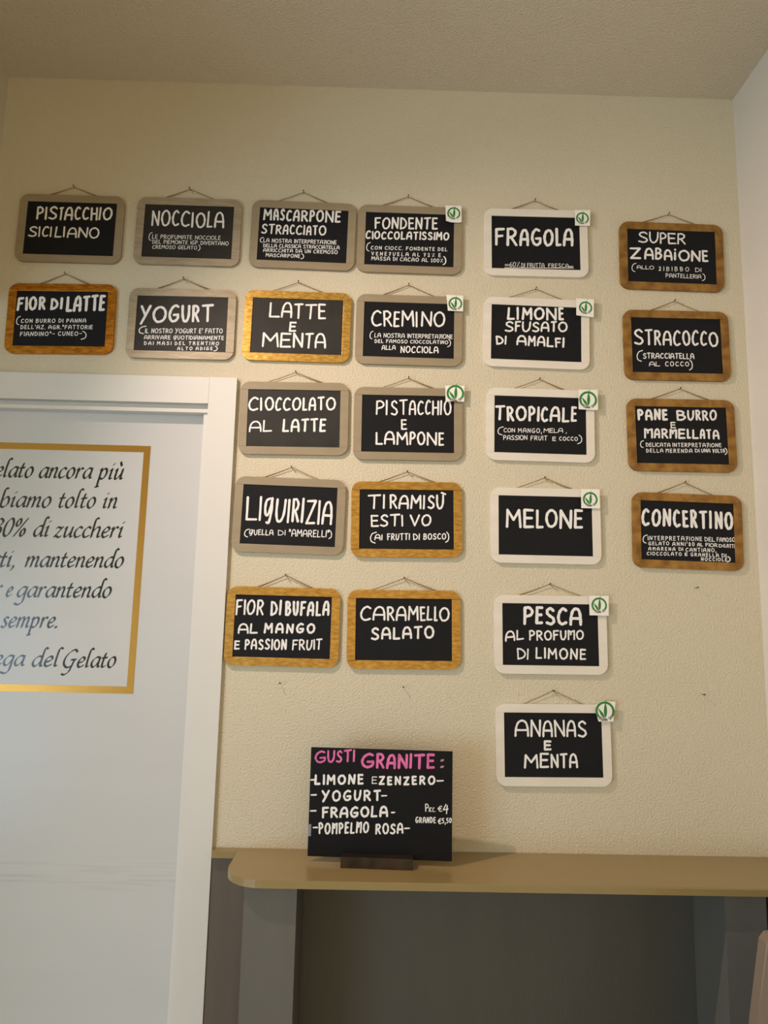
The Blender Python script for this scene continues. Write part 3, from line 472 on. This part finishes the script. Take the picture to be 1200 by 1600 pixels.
def emblem(parent, cx, cz, r, y):
    bm = bmesh.new(); n = 30; a0, a1 = math.radians(-38), math.radians(218)
    for i in range(n):
        t0 = a0+(a1-a0)*i/n; t1 = a0+(a1-a0)*(i+1)/n
        q = [(rr*math.cos(t), rr*math.sin(t)) for rr, t in ((r*.76, t0), (r, t0), (r, t1), (r*.76, t1))]
        bm.faces.new([bm.verts.new((cx+a, y, cz+b)) for a, b in q])
    for A in (leaf_pts(.02*r, -.68*r, .08*r, .95*r, .17*r), leaf_pts(-.06*r, -.7*r, -.72*r, .3*r, .14*r)):
        bm.faces.new([bm.verts.new((cx+a, y-.0001, cz+b)) for a, b in A])
    ribbon(bm, [(cx+.08*r, cz+.9*r), (cx+.12*r, cz+1.05*r), (cx+.2*r, cz+1.16*r)], r*.03, y-.0001)
    obj('emblem', bm, 'green', parent, kind='flat')
    bm = bmesh.new(); txt = 'VEGAN OK'
    for i, c in enumerate(txt):                       # small capitals following the ring at the bottom
        if c == ' ': continue
        th = math.radians(-136+92*i/(len(txt)-1)); ca, sa = math.cos(th+math.pi/2), math.sin(th+math.pi/2)
        hh = .26*r; ww = .18*r
        for st in GL[c][1]:
            P = []
            for u, v in st:
                lx, lz = (u-.5)*ww, v*hh-.13*r
                P.append((cx+.86*r*math.cos(th)+lx*ca-lz*sa, cz+.86*r*math.sin(th)+lx*sa+lz*ca))
            ribbon(bm, P, r*.028, y-.0002) if len(P) > 5 else [ribbon(bm, [p, q], r*.028, y-.0002) for p, q in zip(P, P[1:])]
    obj('lettering', bm, 'card_text', parent, kind='flat')
for k in sorted(BOARDS):
    d = BOARDS[k]; st = STYLE[k]; cx, cz, an = d['pos']
    lab = '%s chalkboard hanging on the wall, reading %s' % (COL[st], WORDS[k])
    if 'card' in d: lab += ', with green emblem card'
    root = thing('framed_chalkboard', lab, 'chalkboard', (cx, 0, cz+H), (0, -an, 0), GROUP.get(st, 'gold-framed chalkboards'))
    for s in (1, -1):
        inst('rail', cached(('rail', s), lambda: prism(rail_h(s), -TF, -.0006, PB, 2), st), root)
    for s in (1, -1):
        inst('stile', cached(('stile', s), lambda: prism(rail_v(s), -TF+.0001, -.0006, PB, 2), st), root)
    sm = 'slate_sheen' if k in SHEEN else 'slate'
    sl = inst('slate', cached(('slate', 0), lambda: box(bmesh.new(), -IW-.0002, IW+.0002, -TF+.0021, -.0025, -IH-.0002, IH+.0002), sm), root)
    bm = bmesh.new()
    for l in d['txt']: write(bm, l, -TF+.0019)
    obj('lettering', bm, 'chalk', sl, kind='flat')
    # hanging string from two holes behind the top rail up to the nail
    nx, nz = d['nail'][0]*.001, d['nail'][1]*.001; rng = random.Random(k)
    hx = .077+rng.uniform(-.006, .006)
    bm = bmesh.new(); yy = -.0040
    for s in (-1, 1):
        a = (nx+s*hx, yy, OH-.004); e = (nx, yy-.001, nz)
        mid = ((a[0]+e[0])/2, yy, (a[2]+e[2])/2-.0006)
        tube(bm, [a, mid, e], .0008)
        if rng.random() < .45 or k in 'CDPA':
            a2 = (nx+s*(hx-.004), yy+.001, OH-.004); tube(bm, [a2, ((a2[0]+e[0])/2, yy, (a2[2]+e[2])/2-.0009), e], .0006)
    if k in 'TWXUVRBOPD':
        tube(bm, [(nx+.001, yy-.002, nz-.001), (nx+.006, yy-.003, nz-.006), (nx+.009, yy-.0025, nz-.012)], .0005)
    obj('string', bm, 'string', root)
    if 'card' in d:
        bm = prism([(a*.001, b*.001) for a, b in d['card']][::-1], -.0124, -.0119)
        c = obj('sticker_card', bm, 'card', root); c['label'] = 'white card with green leaf emblem'
        gx = sum(p[0] for p in d['card'])/len(d['card'])*.001; gz = sum(p[1] for p in d['card'])/len(d['card'])*.001
        px = min(gx, OW-.012); pz = min(gz, OH-.012)
        obj('foam_pad', bb(px-.006, px+.006, -.0119, -TF-.0001, pz-.004, pz+.008, 0), 'card', c)
        emblem(c, d['ring'][0]*.001, d['ring'][1]*.001, d['ring'][2]*.001, -.0126)
    # nail
    bm = bmesh.new(); tube(bm, [(0, .004, .0), (0, -.0105, .0012)], .0008, 6); tube(bm, [(0, -.0105, .0012), (0, -.0114, .0013)], .0016, 8)
    c, s = math.cos(an), math.sin(an)
    n = obj('nail', bm, 'nail'); n.location = (cx+c*nx-s*nz, 0, cz+H+s*nx+c*nz)
    tag(n, 'small dark nail holding the string of the %s chalkboard' % WORDS[k], 'nail', 'nails carrying chalkboards')
for (x, z), lb in zip(((-.197, -.144), (.071, -.147), (.724, .083), (.729, -.150)),
    ('bare nail in the wall under the FIOR DI BUFALA chalkboard', 'bare nail in the wall under the CARAMELLO SALATO chalkboard',
     'upper of two bare nails under the CONCERTINO chalkboard', 'lower of two bare nails under the CONCERTINO chalkboard')):
    bm = bmesh.new(); tube(bm, [(0, .004, .0), (0, -.0125, .001)], .0008, 6); tube(bm, [(0, -.0125, .001), (0, -.0135, .001)], .0018, 8)
    n = obj('nail', bm, 'nail'); n.location = (x, 0, z+H); tag(n, lb, 'nail', 'bare nails')

# ================================================================ black sign in its holder on the shelf
ax, ay = (-.1191+.1695)/2, (-.0807-.0987)/2
ang = math.atan2(-.0987+.0807, .1695+.1191)
sg = thing('menu_sign', 'black panel lettered GUSTI GRANITE in pink with prices, standing on the shelf', 'sign', (ax, ay, SZ+.0112), (0, 0, ang))
SW, SH = .2887, .2105
pn = obj('panel', bb(-SW/2, SW/2, -.001, .001, 0, SH, .0004, 1), 'sign', sg)
bmw, bmp = bmesh.new(), bmesh.new()
for l in SIGN_TEXT:
    if l[0] == ':':
        for dz in (.0135, .001):
            bg = bmesh.new(); x = (l[1]+l[3])*.0005; z = l[2]*.001+dz
            ribbon(bg, [(x-.0018, z-.0004), (x, z), (x+.0018, z+.0008)], .0021, -.00115); disk(bg, (x-.0018, z-.0004), .002, -.00115); disk(bg, (x+.0018, z+.0008), .002, -.00115)
            obj('marker_dot', bg, 'grey_dot', pn, kind='flat')
    else: write(bmp if l[0] in ('GUSTI', 'GRANITE') else bmw, l, -.00115)
obj('lettering', bmw, 'chalk', pn, kind='flat')
q = obj('lettering', bmp, 'pink', pn, kind='flat'); q['label'] = 'pink lettering GUSTI GRANITE'
obj('tape_tab', prism([(a*.001, b*.001) for a, b in SIGN_TAB][::-1], -.0014, -.00105), 'tab', sg)
hd = thing('sign_holder', 'dark metal block holding the black sign upright on the shelf', 'sign holder', (ax-.004, ay+.0003, SZ+.0002), (0, 0, ang*.9))
obj('base', bb(-.0710, .0710, -.0285, .014, 0, .0108, .0006), 'steel', hd)
obj('jaw', bb(-.0710, .0710, -.0285, -.0018, .0108, .0205, .0010), 'steel', hd)
obj('jaw', bb(-.0710, .0710, .0022, .014, .0108, .0205, .0010), 'steel', hd)
